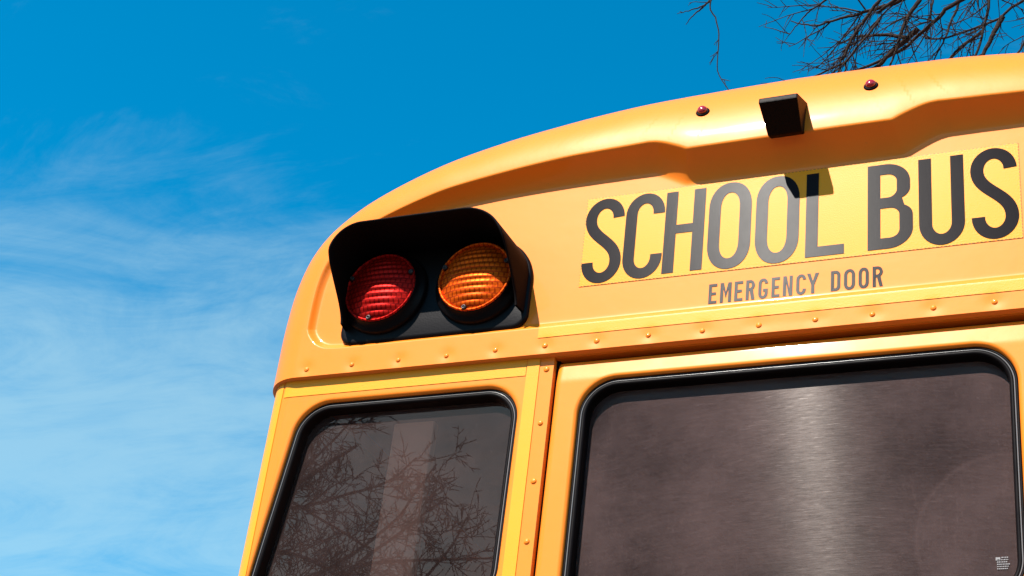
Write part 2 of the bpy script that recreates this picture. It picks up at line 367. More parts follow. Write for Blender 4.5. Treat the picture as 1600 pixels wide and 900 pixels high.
def cap_y(P):
    x, z = P[:, 0], P[:, 1]
    dl, idx = seg_dist(P, OB); bx = np.abs(OB[idx, 0]); bz = OB[idx, 1]
    Lr = smooth_interp(bx, [0, 0.20, 0.34, 0.5, 0.8, 1.0, 1.15, 1.25], [0.246, 0.244, 0.198, 0.186, 0.158, 0.125, 0.10, 0.10])
    yo = smooth_interp(bx, [0, 0.6, 1.1, 1.25], [0.112, 0.112, 0.10, 0.095])
    ye = -(0.012 + (top_depth(x) - 0.012) * sstep(z, 0.20, 0.36))
    u = np.clip(1 - dl / Lr, 0, 1)
    Gy = ye + (yo - ye) * (1 - np.sqrt(np.clip(1 - u * u, 0, 1)))
    de, _ = seg_dist(P, CL, True); de = np.where(inside(P, CL), -de, de)
    w = np.maximum(top_depth(x) * sstep(z, 0.2, 0.33), 0.020)
    eta = 0.5 * (de + np.sqrt(de * de + 0.0026 ** 2))
    carve = -(0.40 * eta + 0.60 * eta * eta / w)
    k = 0.0042
    h = np.clip(0.5 + 0.5 * (carve - Gy) / k, 0, 1)
    y = Gy * (1 - h) + carve * h + k * h * (1 - h)
    for rx in RIVX:          # sheet metal pulled in a little at each rivet
        y = y + 0.0016 * np.exp(-((x - rx) ** 2 + z ** 2) / (2 * 0.011 ** 2))
    return y
LIP = -0.020
# outer loop: left side, roof, right side, bottom lip
m = OB[:, 1] > LIP; top = OB[m]; top = np.vstack([[-1.212, LIP], top, [1.212, LIP]])
s = np.r_[0, np.cumsum(np.linalg.norm(np.diff(top, axis=0), axis=1))]; u = np.linspace(0, s[-1], 900)
top = np.stack([np.interp(u, s, top[:, 0]), np.interp(u, s, top[:, 1])], -1)
q = np.linspace(0, math.pi, 620); bot = np.stack([1.212 * np.sign(np.cos(q)) * np.abs(np.cos(q)) ** 0.62, np.full(620, LIP)], -1)[1:-1]
LOOP = np.vstack([top, bot]); nT = len(top)
SPX = np.clip(LOOP[:, 0] * 0.93, -1.06, 1.06); SPINE = np.stack([SPX, np.full(len(LOOP), 0.20)], -1)
tv = np.linspace(0, 1, 170); vv = np.where(True, 0.35 * tv ** 2.2 + 0.65 * tv, 0)
XZ = LOOP[None] * (1 - vv[:, None, None]) + SPINE[None] * vv[:, None, None]
Y = cap_y(XZ.reshape(-1, 2)).reshape(XZ.shape[:2])
P3 = np.stack([XZ[..., 0], Y, XZ[..., 1]], -1)
back = P3[0].copy(); back[:nT, 1] = 0.16; back[nT:, 1] = np.maximum(back[nT:, 1] + 0.03, 0.03)
P3 = np.concatenate([back[None], P3], 0)
cap = part(link('rear_cap', grid_mesh('rear_cap', P3, closed=True), paint, smooth=True))
cap['label'] = 'moulded orange rear cap with overhanging brow above the sign'
def cap_at(x, z): return float(cap_y(np.array([[x, z]]))[0])
def cap_normal(x, z, e=0.004):
    fx = (cap_at(x + e, z) - cap_at(x - e, z)) / (2 * e); fz = (cap_at(x, z + e) - cap_at(x, z - e)) / (2 * e)
    return Vector((fx, -1, fz)).normalized()

# --- rivets
def rivet_mesh(r=0.0065, h=0.0036):
    P = []
    for a in np.linspace(0, math.pi / 2, 5):
        P.append([[r * math.cos(a) * math.cos(t), -h * math.sin(a), r * math.cos(a) * math.sin(t)] for t in np.linspace(0, 2 * math.pi, 14, endpoint=False)])
    return grid_mesh('rivet', np.array(P), closed=True)
RIV = rivet_mesh(); RIV.materials.append(paint)
def rivet(x, y, z, parent):
    o = link('rivet', RIV, paint, parent, smooth=True, loc=(x, y, z)); k = random.uniform(0.9, 1.08); o.scale = (k, 1, k); return o
for rx in RIVX: rivet(rx + random.uniform(-.002, .002), cap_at(rx, 0) + 0.0003, random.uniform(-.0015, .0015), cap)

# --- SCHOOL BUS sign
def ell(cx, cz, rx, rz, a0, a1, n=18, p=2.0):
    out = []
    for k in range(n + 1):
        a = rad(a0 + (a1 - a0) * k / n); c_, s_ = math.cos(a), math.sin(a)
        out.append((cx + rx * math.copysign(abs(c_) ** (2 / p), c_), cz + rz * math.copysign(abs(s_) ** (2 / p), s_)))
    return out
def bez(a, b, c_, d, n=18): return [tuple((1 - t) ** 3 * np.array(a) + 3 * (1 - t) ** 2 * t * np.array(b) + 3 * (1 - t) * t * t * np.array(c_) + t ** 3 * np.array(d)) for t in np.linspace(0, 1, n + 1)]
def stroke(path, w):
    P = []
    for p in path:
        if not P or np.hypot(p[0] - P[-1][0], p[1] - P[-1][1]) > 1e-6: P.append(p)
    P = np.array(P); t = np.gradient(P, axis=0); t /= np.linalg.norm(t, axis=1)[:, None]; n_ = np.stack([-t[:, 1], t[:, 0]], -1) * w / 2
    return [list(map(tuple, P + n_)) + list(map(tuple, (P - n_)[::-1]))]
def glyph(ch, x0, x1, z0, z1, w):
    W = x1 - x0; H = z1 - z0; cx = (x0 + x1) / 2; hx = W / 2 - w / 2; o = 0.026 * H if H > 0.1 else 0.01 * H
    zt, zb = z1 + o - w / 2, z0 - o + w / 2; rz = H * 0.19
    if ch == 'S':
        p = [(cx + hx, zt - rz)] + ell(cx, zt - rz, hx, rz, 0, 180) + bez((cx - hx, zt - rz), (cx - hx, zt - rz - 0.25 * H), (cx + hx, zb + rz + 0.26 * H), (cx + hx, zb + rz)) + ell(cx, zb + rz, hx, rz, 0, -180) + [(cx - hx, zb + rz + 0.01 * H)]
        return stroke(p, w)
    if ch == 'C':
        p = [(cx + hx, zt - rz - 0.015 * H)] + ell(cx, zt - rz, hx, rz, 0, 180) + [(cx - hx, zb + rz)] + ell(cx, zb + rz, hx, rz, 180, 360) + [(cx + hx, zb + rz + 0.03 * H)]
        return stroke(p, w)
    if ch == 'G':
        p = [(cx + hx, zt - rz - 0.01 * H)] + ell(cx, zt - rz, hx, rz, 0, 180) + [(cx - hx, zb + rz)] + ell(cx, zb + rz, hx, rz, 180, 360) + [(cx + hx, z0 + 0.48 * H)]
        q_ = stroke(p, w)[0]
        return [q_, [(cx, z0 + 0.48 * H), (x1 - w, z0 + 0.48 * H), (x1 - w, z0 + 0.48 * H - w), (cx, z0 + 0.48 * H - w)]]
    if ch == 'O':
        def loop(rx, a, b, r):
            return ell(cx, a - r, rx, r, 0, 180, p=2.15) + ell(cx, b + r, rx, r, 180, 360, p=2.15)
        return [loop(W / 2, z1 + o, z0 - o, 0.30 * H), loop(W / 2 - w, z1 + o - w, z0 - o + w, 0.19 * H)]
    if ch == 'U':
        p = [(cx - hx, z1), (cx - hx, zb + rz)] + ell(cx, zb + rz, hx, rz, 180, 360) + [(cx + hx, z1)]
        return stroke(p, w)
    if ch == 'L': return [[(x0, z0), (x1, z0), (x1, z0 + w * 0.92), (x0 + w, z0 + w * 0.92), (x0 + w, z1), (x0, z1)]]
    if ch == 'H':
        m0, m1 = z0 + 0.475 * H, z0 + 0.475 * H + w * 0.85
        return [[(x0, z0), (x0 + w, z0), (x0 + w, m0), (x1 - w, m0), (x1 - w, z0), (x1, z0), (x1, z1), (x1 - w, z1), (x1 - w, m1), (x0 + w, m1), (x0 + w, z1), (x0, z1)]]
    if ch == 'E':
        m0 = z0 + 0.5 * H - w / 2
        return [[(x0, z0), (x1, z0), (x1, z0 + w), (x0 + w, z0 + w), (x0 + w, m0), (x1 - 0.12 * W, m0), (x1 - 0.12 * W, m0 + w), (x0 + w, m0 + w), (x0 + w, z1 - w), (x1, z1 - w), (x1, z1), (x0, z1)]]
    if ch == 'M':
        b = w * 1.1
        return [[(x0, z0), (x0 + w, z0), (x0 + w, z1 - 0.30 * H), (cx, z0 + 0.22 * H), (x1 - w, z1 - 0.30 * H), (x1 - w, z0), (x1, z0), (x1, z1), (x1 - b, z1), (cx, z0 + 0.52 * H), (x0 + b, z1), (x0, z1)]]
    if ch == 'N':
        return [[(x0, z0), (x0 + w, z0), (x0 + w, z1 - 0.34 * H), (x1 - w * 1.1, z0), (x1, z0), (x1, z1), (x1 - w, z1), (x1 - w, z0 + 0.34 * H), (x0 + w * 1.1, z1), (x0, z1)]]
    if ch == 'Y':
        h = z0 + 0.42 * H
        return [[(cx - w / 2, z0), (cx + w / 2, z0), (cx + w / 2, h), (x1, z1), (x1 - w * 1.15, z1), (cx, h + 0.2 * H), (x0 + w * 1.15, z1), (x0, z1), (cx - w / 2, h)]]
    r = 0.22 * H
    if ch == 'D':
        out = [(x0, z0)] + [(x1 - W * 0.5, z0)] + ell(x1 - W * 0.5, z0 + r, W * 0.5, r, -90, 0) + ell(x1 - W * 0.5, z1 - r, W * 0.5, r, 0, 90) + [(x0, z1)]
        k = W * 0.5 - w; r2 = r - w * 0.6
        inn = [(x0 + w, z0 + w)] + ell(x1 - W * 0.5, z0 + w + r2, k, r2, -90, 0) + ell(x1 - W * 0.5, z1 - w - r2, k, r2, 0, 90) + [(x0 + w, z1 - w)]
        return [out, inn]
    if ch == 'B':
        mz = z0 + 0.535 * H; xa = x1 - 0.052 * W; b = 0.55 * W
        out = [(x0, z0)] + ell(x1 - b, z0 + r, b, r, -90, 0) + ell(x1 - b * 0.62, mz - 0.16 * H, b * 0.62, 0.13 * H, 0, 62) + ell(xa - b * 0.62, mz + 0.16 * H, b * 0.62, 0.13 * H, -62, 0) + ell(xa - b, z1 - r, b, r, 0, 90) + [(x0, z1)]
        def hole(a, c_, xr):
            rr = 0.09 * H; bx_ = 0.042 * H * 2.2
            return [(x0 + w, a)] + ell(xr - bx_, a + rr, bx_, rr, -90, 0) + ell(xr - bx_, c_ - rr, bx_, rr, 0, 90) + [(x0 + w, c_)]
        return [out, hole(z0 + w, mz - w * 0.5, x1 - w * 1.04), hole(mz + w * 0.5, z1 - w, xa - w * 1.04)]
    if ch == 'R':
        mz = z0 + 0.46 * H; rr = (z1 - mz) / 2; b = 0.55 * W
        out = [(x0, z0), (x0 + w, z0), (x0 + w, mz), (x0 + W * 0.42, mz), (x1 - w * 1.05, z0), (x1, z0), (x0 + W * 0.42 + w * 1.15, mz + 0.01 * H)] + ell(x1 - b, mz + rr, b, rr, -50, 90) + [(x0, z1)]
        inn = [(x0 + w, mz + w)] + ell(x1 - b, mz + rr, b - w, rr - w, -90, 90) + [(x0 + w, z1 - w)]
        return [out, inn]
hw, zt_, zb_ = 0.4576, 0.3696, 0.1432
sx_ = np.linspace(-hw, hw, 90); szv = np.linspace(zb_, zt_, 20); XX, ZZ = np.meshgrid(sx_, szv)
zc = (zb_ + zt_) / 2
YY = cap_y(np.stack([XX, ZZ], -1).reshape(-1, 2)).reshape(XX.shape) - 0.0012
sign = link('sign', grid_mesh('sign', np.stack([XX, YY, ZZ - zc], -1)), sign_mat, None, True, (0, 0, zc)); part(sign)
sign['label'] = 'yellow reflective sheet reading SCHOOL BUS in tall black letters'
big = [('S', -0.456, -0.367), ('C', -0.3632, -0.2757), ('H', -0.2735, -0.1860), ('O', -0.1768, -0.0845), ('O', -0.0747, 0.0172), ('L', 0.0312, 0.1107), ('B', 0.1580, 0.2482), ('U', 0.2603, 0.3495), ('S', 0.3624, 0.4524)]
def drape(o, off):
    me = o.data; n_ = len(me.vertices); co = np.empty(n_ * 3); me.vertices.foreach_get('co', co); co = co.reshape(-1, 3)
    return co, me
for ch, a, b in big:
    polys = [[(x, z - zc) for x, z in p] for p in glyph(ch, a, b, 0.1525, 0.3580, 0.0256)]
    o = curve_fill('letter', polys, ink, sign, None, 0)
small = [('E', -.1675, -.150), ('M', -.1430, -.1195), ('E', -.1130, -.0955), ('R', -.0890, -.0705), ('G', -.0630, -.0435), ('E', -.0357, -.0190), ('N', -.0122, .0072), ('C', .0148, .0345), ('Y', .0362, .0608), ('D', .0850, .1040), ('O', .1112, .1332), ('O', .1402, .1605), ('R', .1680, .1882)]
for ch, a, b in small:
    o = curve_fill('letter', glyph(ch, a, b, 0.0672, 0.1142, 0.0064), ink, cap, None, 0)

# --- reflective tape on the flange
def strip_on(fy, x0, x1, z0, z1, nx, nz, name, off=0.0012):
    XX, ZZ = np.meshgrid(np.linspace(x0, x1, nx), np.linspace(z0, z1, nz))
    return part(link(name, grid_mesh(name, np.stack([XX, fy(np.stack([XX, ZZ], -1).reshape(-1, 2)).reshape(XX.shape) - off, ZZ], -1)), tape, smooth=True))
strip_on(cap_y, -0.533, 0.533, 0.0195, 0.0450, 300, 14, 'reflective_tape')

# --- overhead warning lights
def lens_mesh(r, dome, ribs=10):
    P = []
    for k in range(0, 46):
        q_ = k / 45; rr = r * q_
        row = []
        for t in np.linspace(0, 2 * math.pi, 72, endpoint=False):
            x, z = rr * math.cos(t), rr * math.sin(t)
            y = -dome * (1 - q_ ** 2)
            f = abs(((z + 0.003) / (2 * r) * ribs * 1.12) % 1.0 - 0.5) * 2
            y -= 0.0032 * (1 - f ** 2.2) * (1 - q_ ** 8)
            row.append([x, y, z])
        P.append(row)
    return grid_mesh('lens', np.array(P), closed=True)
LENS = lens_mesh(0.083, 0.020)
def lathe(name, prof, n=48):
    """profile of (radius, y) turned about the y axis"""
    return grid_mesh(name, np.array([[[r * math.cos(t), y, r * math.sin(t)] for t in np.linspace(0, 2 * math.pi, n, endpoint=False)] for r, y in prof]), closed=True)
BEZEL = lathe('bezel', [(0.104, 0.012), (0.104, -0.020), (0.101, -0.026), (0.094, -0.028), (0.0885, -0.040), (0.0875, -0.0425), (0.0850, -0.0435), (0.0828, -0.0415), (0.0825, -0.030)])
RIM = lathe('lens_rim', [(0.0872, -0.030), (0.0868, -0.0445), (0.0845, -0.0465), (0.0815, -0.0455), (0.0810, -0.040)])
SCREW = lathe('screw', [(0.0062, 0.004), (0.0062, -0.002), (0.0050, -0.0034), (0.0026, -0.0036), (0.0022, -0.0022), (0.0001, -0.0022)], 14)
def warning_light(sgn):
    # base: rounded plate
    cxm = -0.790
    bl = resample_closed(rounded_poly([(-1.018, 0.052), (-0.566, 0.052), (-0.566, 0.288), (-1.018, 0.288)], [0.036, 0.036, 0.115, 0.085], 20), 160)
    rows = [np.stack([bl[:, 0], np.full(160, 0.006), bl[:, 1]], -1), np.stack([bl[:, 0], np.full(160, -0.007), bl[:, 1]], -1)]
    for o_, y_ in ((0.003, -0.0105), (0.009, -0.0115), (0.05, -0.0115), (0.10, -0.0115)):
        q_ = inset(bl, o_) if o_ < 0.03 else bl + (np.array([cxm, 0.17]) - bl) * (o_ * 8.5)
        rows.append(np.stack([q_[:, 0], np.full(160, y_), q_[:, 1]], -1))
    rows.append(np.stack([np.full(160, cxm), np.full(160, -0.0115), np.full(160, 0.17)], -1))
    base = np.array(rows)
    # hood: a visor wrapped over the top and both sides
    path = resample_closed(rounded_poly([(-1.007, 0.0), (-0.573, 0.0), (-0.573, 0.287), (-1.007, 0.287)], [0.02, 0.02, 0.112, 0.078], 24), 700)
    path = path[path[:, 1] > 0.088]
    i0 = np.argmax(np.linalg.norm(np.diff(path, axis=0), axis=1)); 
    if np.linalg.norm(path[i0 + 1] - path[i0]) > 0.02: path = np.roll(path, -(i0 + 1), 0)
    zz = path[:, 1]; D = 0.042 + 0.108 * sstep(zz, 0.085, 0.23)
    t = np.gradient(path, axis=0); t /= np.linalg.norm(t, axis=1)[:, None]; nrm = np.stack([-t[:, 1], t[:, 0]], -1)
    if ((path - np.array([cxm, 0.15])) * nrm).sum() > 0: nrm = -nrm          # nrm points inward
    def row(o_, f): return np.stack([path[:, 0] + nrm[:, 0] * o_, -D * f, path[:, 1] + nrm[:, 1] * o_], -1)
    outer = [row(-0.001 + 0.006 * f, f) for f in np.linspace(0, 1, 10)]
    lip = [row(0.0055, 1.008), row(0.0070, 1.010), row(0.0090, 1.004)]
    inner = [row(0.006 + 0.0040 * f, f) for f in np.linspace(0.98, 0, 10)]
    hood = np.array(outer + lip + inner)
    for A in (base, hood): A[..., 0] *= -sgn
    root = part(link('warning_light', grid_mesh('warning_light', base, closed=True), black_plastic, smooth=False))
    root['label'] = 'black hooded pair of round red and amber warning lamps'
    link('hood', grid_mesh('hood', hood), hood_mat, root, True)
    for xc, mt in ((-0.918, red_lens), (-0.687, amber_lens)):
        X = -sgn * xc; Zc = 0.174
        link('bezel', BEZEL, black_plastic, root, True, (X, 0.002, Zc))
        if mt is red_lens: me, rm = LENS.copy(), RIM.copy()
        else: me, rm = LENS.copy(), RIM.copy()
        link('lens', me, mt, root, True, (X, -0.038, Zc)); link('lens_rim', rm, mt, root, True, (X, 0.002, Zc))
        for a in (-100, 22, 158): link('screw', SCREW, screw_mat, root, True, (X + 0.0795 * math.cos(rad(a)), -0.0445, Zc + 0.0795 * math.sin(rad(a))))
    return root
warning_light(-1.0)   # left pair
warning_light(1.0)

# --- small identification lamps on the brow
LAMP_G = lathe('lamp_grommet', [(0.0135, 0.004), (0.0135, -0.001), (0.0118, -0.0035), (0.0095, -0.0035), (0.0092, 0.002)], 28)
LAMP_L = lathe('marker_lamp', [(0.0094, 0.003), (0.0093, -0.005), (0.0085, -0.0085), (0.0060, -0.0108), (0.003, -0.0118), (0.0001, -0.012)], 28)
for x, z in ((-0.193, 0.534), (0.1715, 0.538)):
    nrm = cap_normal(x, z); o = part(link('marker_lamp', LAMP_L, marker_red, None, True, (x, cap_at(x, z), z)))
    o.rotation_euler = (-nrm).to_track_quat('Y', 'Z').to_euler()
    o.scale = (1.15,) * 3; link('lamp_grommet', LAMP_G, rubber, o, True)

# --- reversing camera: a wedge-shaped box on the brow looking down
def prism(sec, x0f, x1f, name):
    """sec: list of (y, z, halfwidth)"""
    bm = bmesh.new(); n_ = len(sec)
    a = [bm.verts.new((-h, y, z)) for y, z, h in sec]; b = [bm.verts.new((h, y, z)) for y, z, h in sec]
    bm.faces.new(a); bm.faces.new(b[::-1])
    for i in range(n_): bm.faces.new((a[i], b[i], b[(i + 1) % n_], a[(i + 1) % n_]))
    bmesh.ops.recalc_face_normals(bm, faces=bm.faces)
    bmesh.ops.bevel(bm, geom=list(bm.edges), offset=0.0028, segments=2, affect='EDGES', profile=0.6)
    return bm_mesh(name, bm)
bc = part(link('backup_camera', prism([(-0.072, 0.418, 0.036), (-0.136, 0.458, 0.041), (-0.134, 0.471, 0.041), (-0.020, 0.524, 0.039), (-0.020, 0.440, 0.037)], 0, 0, 'backup_camera'), cam_mat))
nrm = Vector((0, -0.044, -0.060)).normalized()
def face_pt(u, w): return Vector((u, -0.068 + (-0.060) * w, 0.418 + 0.044 * w)) 
for u, w in ((-0.028, 0.14), (0.028, 0.14), (-0.031, 0.86), (0.031, 0.86)):
    o = link('screw', SCREW, screw_mat, bc, True, face_pt(u, w)); o.scale = (0.5,) * 3; o.rotation_euler = (-nrm).to_track_quat('Y', 'Z').to_euler()
o = link('camera_lens', lathe('camera_lens', [(0.0135, 0.004), (0.0135, -0.003), (0.0110, -0.0045), (0.0095, -0.002), (0.006, -0.004), (0.0001, -0.005)], 28), black_plastic, bc, True, face_pt(0, 0.5)); o.rotation_euler = (-nrm).to_track_quat('Y', 'Z').to_euler()

# --- rear body panels, door, windows
RC = 0.07; WB = 1.196; YB = 0.005; YD = 0.003
def body_y(P):
    ax = np.abs(P[:, 0]); t = np.clip((ax - (WB - RC)) / RC, 0, 1); return YB + RC * (1 - np.sqrt(np.clip(1 - t * t, 0, 1)))
def door_y(P):
    ax = np.abs(P[:, 0]); t = np.clip((ax - 0.476) / 0.014, 0, 1); zt = np.clip((P[:, 1] + 0.044) / 0.014, 0, 1)
    d = np.sqrt(np.clip(1 - t * t, 0, 1)) * np.sqrt(np.clip(1 - zt * zt, 0, 1))
    return YD + 0.012 * (1 - d) + 0.15 * np.maximum(P[:, 1] + 0.080, 0)
def rect_loop(x0, x1, z0, z1, win):
    """points on a rectangle matched to the window loop (by direction from the window's centre)"""
    c = win.mean(0); out = []
    for p in win:
        d = p - c; tx = ((x1 if d[0] > 0 else x0) - c[0]) / d[0] if abs(d[0]) > 1e-9 else 1e9; tz = ((z1 if d[1] > 0 else z0) - c[1]) / d[1] if abs(d[1]) > 1e-9 else 1e9
        out.append(c + d * min(tx, tz))
    return np.array(out)
def panel_with_window(name, x0, x1, z0, z1, win, fy, mat):
    n_ = 480; wl = resample_closed(win, n_); rl = rect_loop(x0, x1, z0, z1, wl)
    for cx_, cz_ in ((x0, z0), (x1, z0), (x0, z1), (x1, z1)):
        k = np.argmin(((rl - [cx_, cz_]) ** 2).sum(1)); rl[k] = (cx_, cz_)
    rows = []
    q_ = rl.copy(); rows.append(np.stack([q_[:, 0], fy(q_) + 0.02, q_[:, 1]], -1))
    FR = 0.009; w0 = inset(wl, -FR)
    for f in (1 - np.cos(np.linspace(0, math.pi / 2, 30))) if True else []:
        p = rl * (1 - f) + w0 * f; rows.append(np.stack([p[:, 0], fy(p), p[:, 1]], -1))
    for a in np.linspace(0, math.pi / 2, 9)[1:]:
        p = inset(wl, -FR + FR * math.sin(a)); rows.append(np.stack([p[:, 0], fy(p) + FR * (1 - math.cos(a)), p[:, 1]], -1))
    p = wl; rows.append(np.stack([p[:, 0], fy(p) + 0.045, p[:, 1]], -1))
    return part(link(name, grid_mesh(name, np.array(rows), closed=True), mat, smooth=True)), wl
def gasket(parent, wl, fy, flat):
    prof = [(-0.004, 0.022), (-0.001, 0.012), (0.001, 0.0088), (0.003, 0.0082), (0.0050, 0.0086), (0.0056, 0.0104), (0.0080, 0.0104), (0.0086, 0.0086), (0.011, 0.0078), (0.014, 0.0086), (0.0162, 0.0115), (0.0170, 0.016), (0.0174, 0.036)]
    def rows(pr):
        out = []
        for o_, y_ in pr: p = inset(wl, o_); out.append(np.stack([p[:, 0], fy(p) * 0 + flat + y_ if flat is not None else fy(p) + y_, p[:, 1]], -1))
        return np.array(out)
    gk = link('gasket', grid_mesh('gasket', rows(prof), closed=True), rubber, parent, True)
    a = np.linspace(0, math.pi, 7); st = [(0.0068 - 0.0013 * math.cos(t), 0.0100 - 0.0020 * math.sin(t)) for t in a]
    link('locking_strip', grid_mesh('locking_strip', rows(st), closed=True), strip_mat, parent, True)
    return gk
def pane(parent, wl, fy, flat, mat, name='glass'):
    n_ = len(wl); p = inset(wl, 0.0165); c = p.mean(0); rows = []
    for f in (0, 0.25, 0.5, 0.75, 1.0):
        q_ = p * (1 - f) + c * f; yy = np.full(n_, flat) if flat is not None else fy(p)
        rows.append(np.stack([q_[:, 0], yy * (1 - f) + (flat if flat is not None else YB) * f + 0.034, q_[:, 1]], -1))
    return link(name, grid_mesh(name, np.array(rows), closed=True), mat, parent, False)
for sg in (-1, 1):
    win = rounded_poly([(-1.152, -0.560), (-0.571, -0.560), (-0.569, -0.078), (-1.092, -0.078)], [0.075, 0.075, 0.078, 0.085], 20)
    if sg > 0: win = (win * [-1, 1])[::-1]
    x0, x1 = (-WB, -0.497) if sg < 0 else (0.497, WB)
    pn, wl = panel_with_window('rear_panel', x0, x1, -1.30, -0.006, win, body_y, paint)
    # the window's glass carries its gasket and strip
    gl = pane(None, wl, body_y, YB, glass_side, 'rear_window'); part(gl)
    gasket(gl, wl, body_y, None)
    for z in (-0.048, -0.1735, -0.304, -0.4345, -0.565, -0.695, -0.825): rivet(sg * 0.5125, YB + 0.0003, z, pn)
    # tape: top strip, strip beside the door, corner strip
    strip_on(body_y, *sorted((sg * 1.142, sg * 0.5585)), -0.0590, -0.012, 120, 4, 'reflective_tape')
    strip_on(body_y, *sorted((sg * 0.5565, sg * 0.5285)), -1.29, -0.012, 4, 60, 'reflective_tape', 0.0018)
    strip_on(body_y, *sorted((sg * 1.1945, sg * 1.148)), -1.29, -0.012, 26, 60, 'reflective_tape', 0.0012)
wd = rounded_poly([(-0.434, -0.590), (0.434, -0.590), (0.434, -0.080), (-0.434, -0.080)], [0.08, 0.08, 0.082, 0.082], 20)
door, wl = panel_with_window('emergency_door', -0.490, 0.490, -1.72, -0.0300, wd, door_y, paint)
door['label'] = 'rear emergency door with scratched tinted window'
dg_ = pane(door, wl, door_y, YD, glass_door); gasket(door, wl, door_y, YD)
# etched maker's mark in the pane's lower corner
lab = [[(0.378, -0.502), (0.386, -0.502), (0.386, -0.496), (0.378, -0.496)]]
lines = []
for k in range(6):
    z = -0.4975 - k * 0.0042; x = 0.388 if k == 0 else 0.380
    while x < 0.400 - (k % 3) * 0.001:
        w_ = random.uniform(0.0012, 0.0030); lines.append([(x, z), (x + w_, z), (x + w_, z + 0.0020), (x, z + 0.0020)]); x += w_ + 0.0009
curve_fill('etched_label', lab + lines, label_mat, door, YD + 0.0325)
# dark rail under the cap's lip and the gap round the door
box('rain_rail', (-0.495, 0.006, -0.0225), (0.495, 0.03, -0.012), paint, None); part(bpy.context.scene.objects['rain_rail'])
jb = part(box('door_seal', (-0.4965, 0.020, -1.74), (-0.4895, 0.05, -0.012), rubber)); jb = part(box('door_seal', (0.4895, 0.020, -1.74), (0.4965, 0.05, -0.012), rubber))
o = part(link('door_handle', bm_mesh('door_handle', box_bm((0.36, -0.035, -0.98), (0.385, -0.015, -0.80), 0.006)), steel_mat))
for z in (-0.96, -0.82): link('handle_bracket', bm_mesh('handle_bracket', box_bm((0.364, -0.018, z - 0.014), (0.381, 0.018, z + 0.014), 0.003)), steel_mat, o)
# lower rear body, bumper and tail lights
for sg in (-1, 1):
    XX, ZZ = np.meshgrid(np.r_[np.linspace(0.497, 1.12, 8), 1.126 + 0.07 * np.sin(np.linspace(0, math.pi / 2, 10))] * sg, np.linspace(-1.74, -1.302, 5))
    lower = part(link('lower_panel', grid_mesh('lower_panel', np.stack([XX, body_y(np.stack([XX, ZZ], -1).reshape(-1, 2)).reshape(XX.shape) + 0.002, ZZ], -1)), paint, smooth=True))
    for zc2, mt, r_ in ((-1.02, amber_lens, 0.085), (-1.25, red_lens, 0.085)):
        t = part(link('tail_light', BEZEL.copy(), black_plastic, None, True, (sg * 0.88, 0.012, zc2))); link('lens', LENS.copy(), mt, t, True, (0, -0.04, 0))
bumper = part(box('bumper', (-1.20, -0.07, -2.02), (1.20, 0.05, -1.745), black_plastic, None, 0.02, 3))

# --- shell: roof, side walls, floor, interior
ins = OB * [0.9985, 0.9985]; ins = ins[ins[:, 1] > -0.05]
def shell(name, loop, y0, y1, mat, n_=14, th=None):
    P = np.array([np.stack([loop[:, 0], np.full(len(loop), y), loop[:, 1]], -1) for y in np.linspace(y0, y1, n_)])
    return part(link(name, grid_mesh(name, P), mat, smooth=True))
shell('roof', ins[::4], 0.12, 10.0, paint)
inn = OB * [0.955, 0.93]; inn = inn[inn[:, 1] > -0.12]
shell('interior_ceiling', inn[::4], 0.10, 9.9, liner)
for sg in (-1, 1):
    qp = part(box('quarter_panel', (min(sg * 1.1955, sg * 1.151), 0.0905, -1.94), (max(sg * 1.1955, sg * 1.151), 1.018, -0.01), paint))
    part(box('side_liner', (min(sg * 1.138, sg * 1.1475), 0.07, -1.69), (max(sg * 1.138, sg * 1.1475), 1.018, 0.0), floor_mat)); part(box('side_liner', (min(sg * 1.138, sg * 1.1475), 1.019, -1.69), (max(sg * 1.138, sg * 1.1475), 9.89, -0.74), liner))
    sw = part(box('side_wall', (min(sg * 1.196, sg * 1.150), 0.091, -1.95), (max(sg * 1.196, sg * 1.150), 10.0, -0.72), paint))
    up = part(box('upper_wall', (min(sg * 1.194, sg * 1.152), 0.091, -0.16), (max(sg * 1.194, sg * 1.152), 10.0, 0.05), paint))
    for k in range(11):
        y0 = 1.12 + k * 0.80
        w = part(box('side_window', (min(sg * 1.186, sg * 1.176), y0, -0.718), (max(sg * 1.186, sg * 1.176), y0 + 0.70, -0.162), glass_side))
        box('window_post', (min(sg * 1.193, sg * 1.155), y0 - 0.10, -0.722), (max(sg * 1.193, sg * 1.155), y0 - 0.001, -0.158), paint, w)
        box('window_rail', (min(sg * 1.190, sg * 1.165), y0 + 0.002, -0.45), (max(sg * 1.190, sg * 1.165), y0 + 0.698, -0.425), rubber, w)
    for z in (-0.80, -1.15, -1.55): part(box('rub_rail', (min(sg * 1.215, sg * 1.194), 0.12, z - 0.03), (max(sg * 1.215, sg * 1.194), 9.9, z + 0.03), rubber, None, 0.006))
part(box('interior_floor', (-1.149, 0.06, -1.75), (1.149, 9.9, -1.70), floor_mat))
part(box('front_wall', (-1.149, 9.90, -1.95), (1.149, 9.99, 0.5), paint))
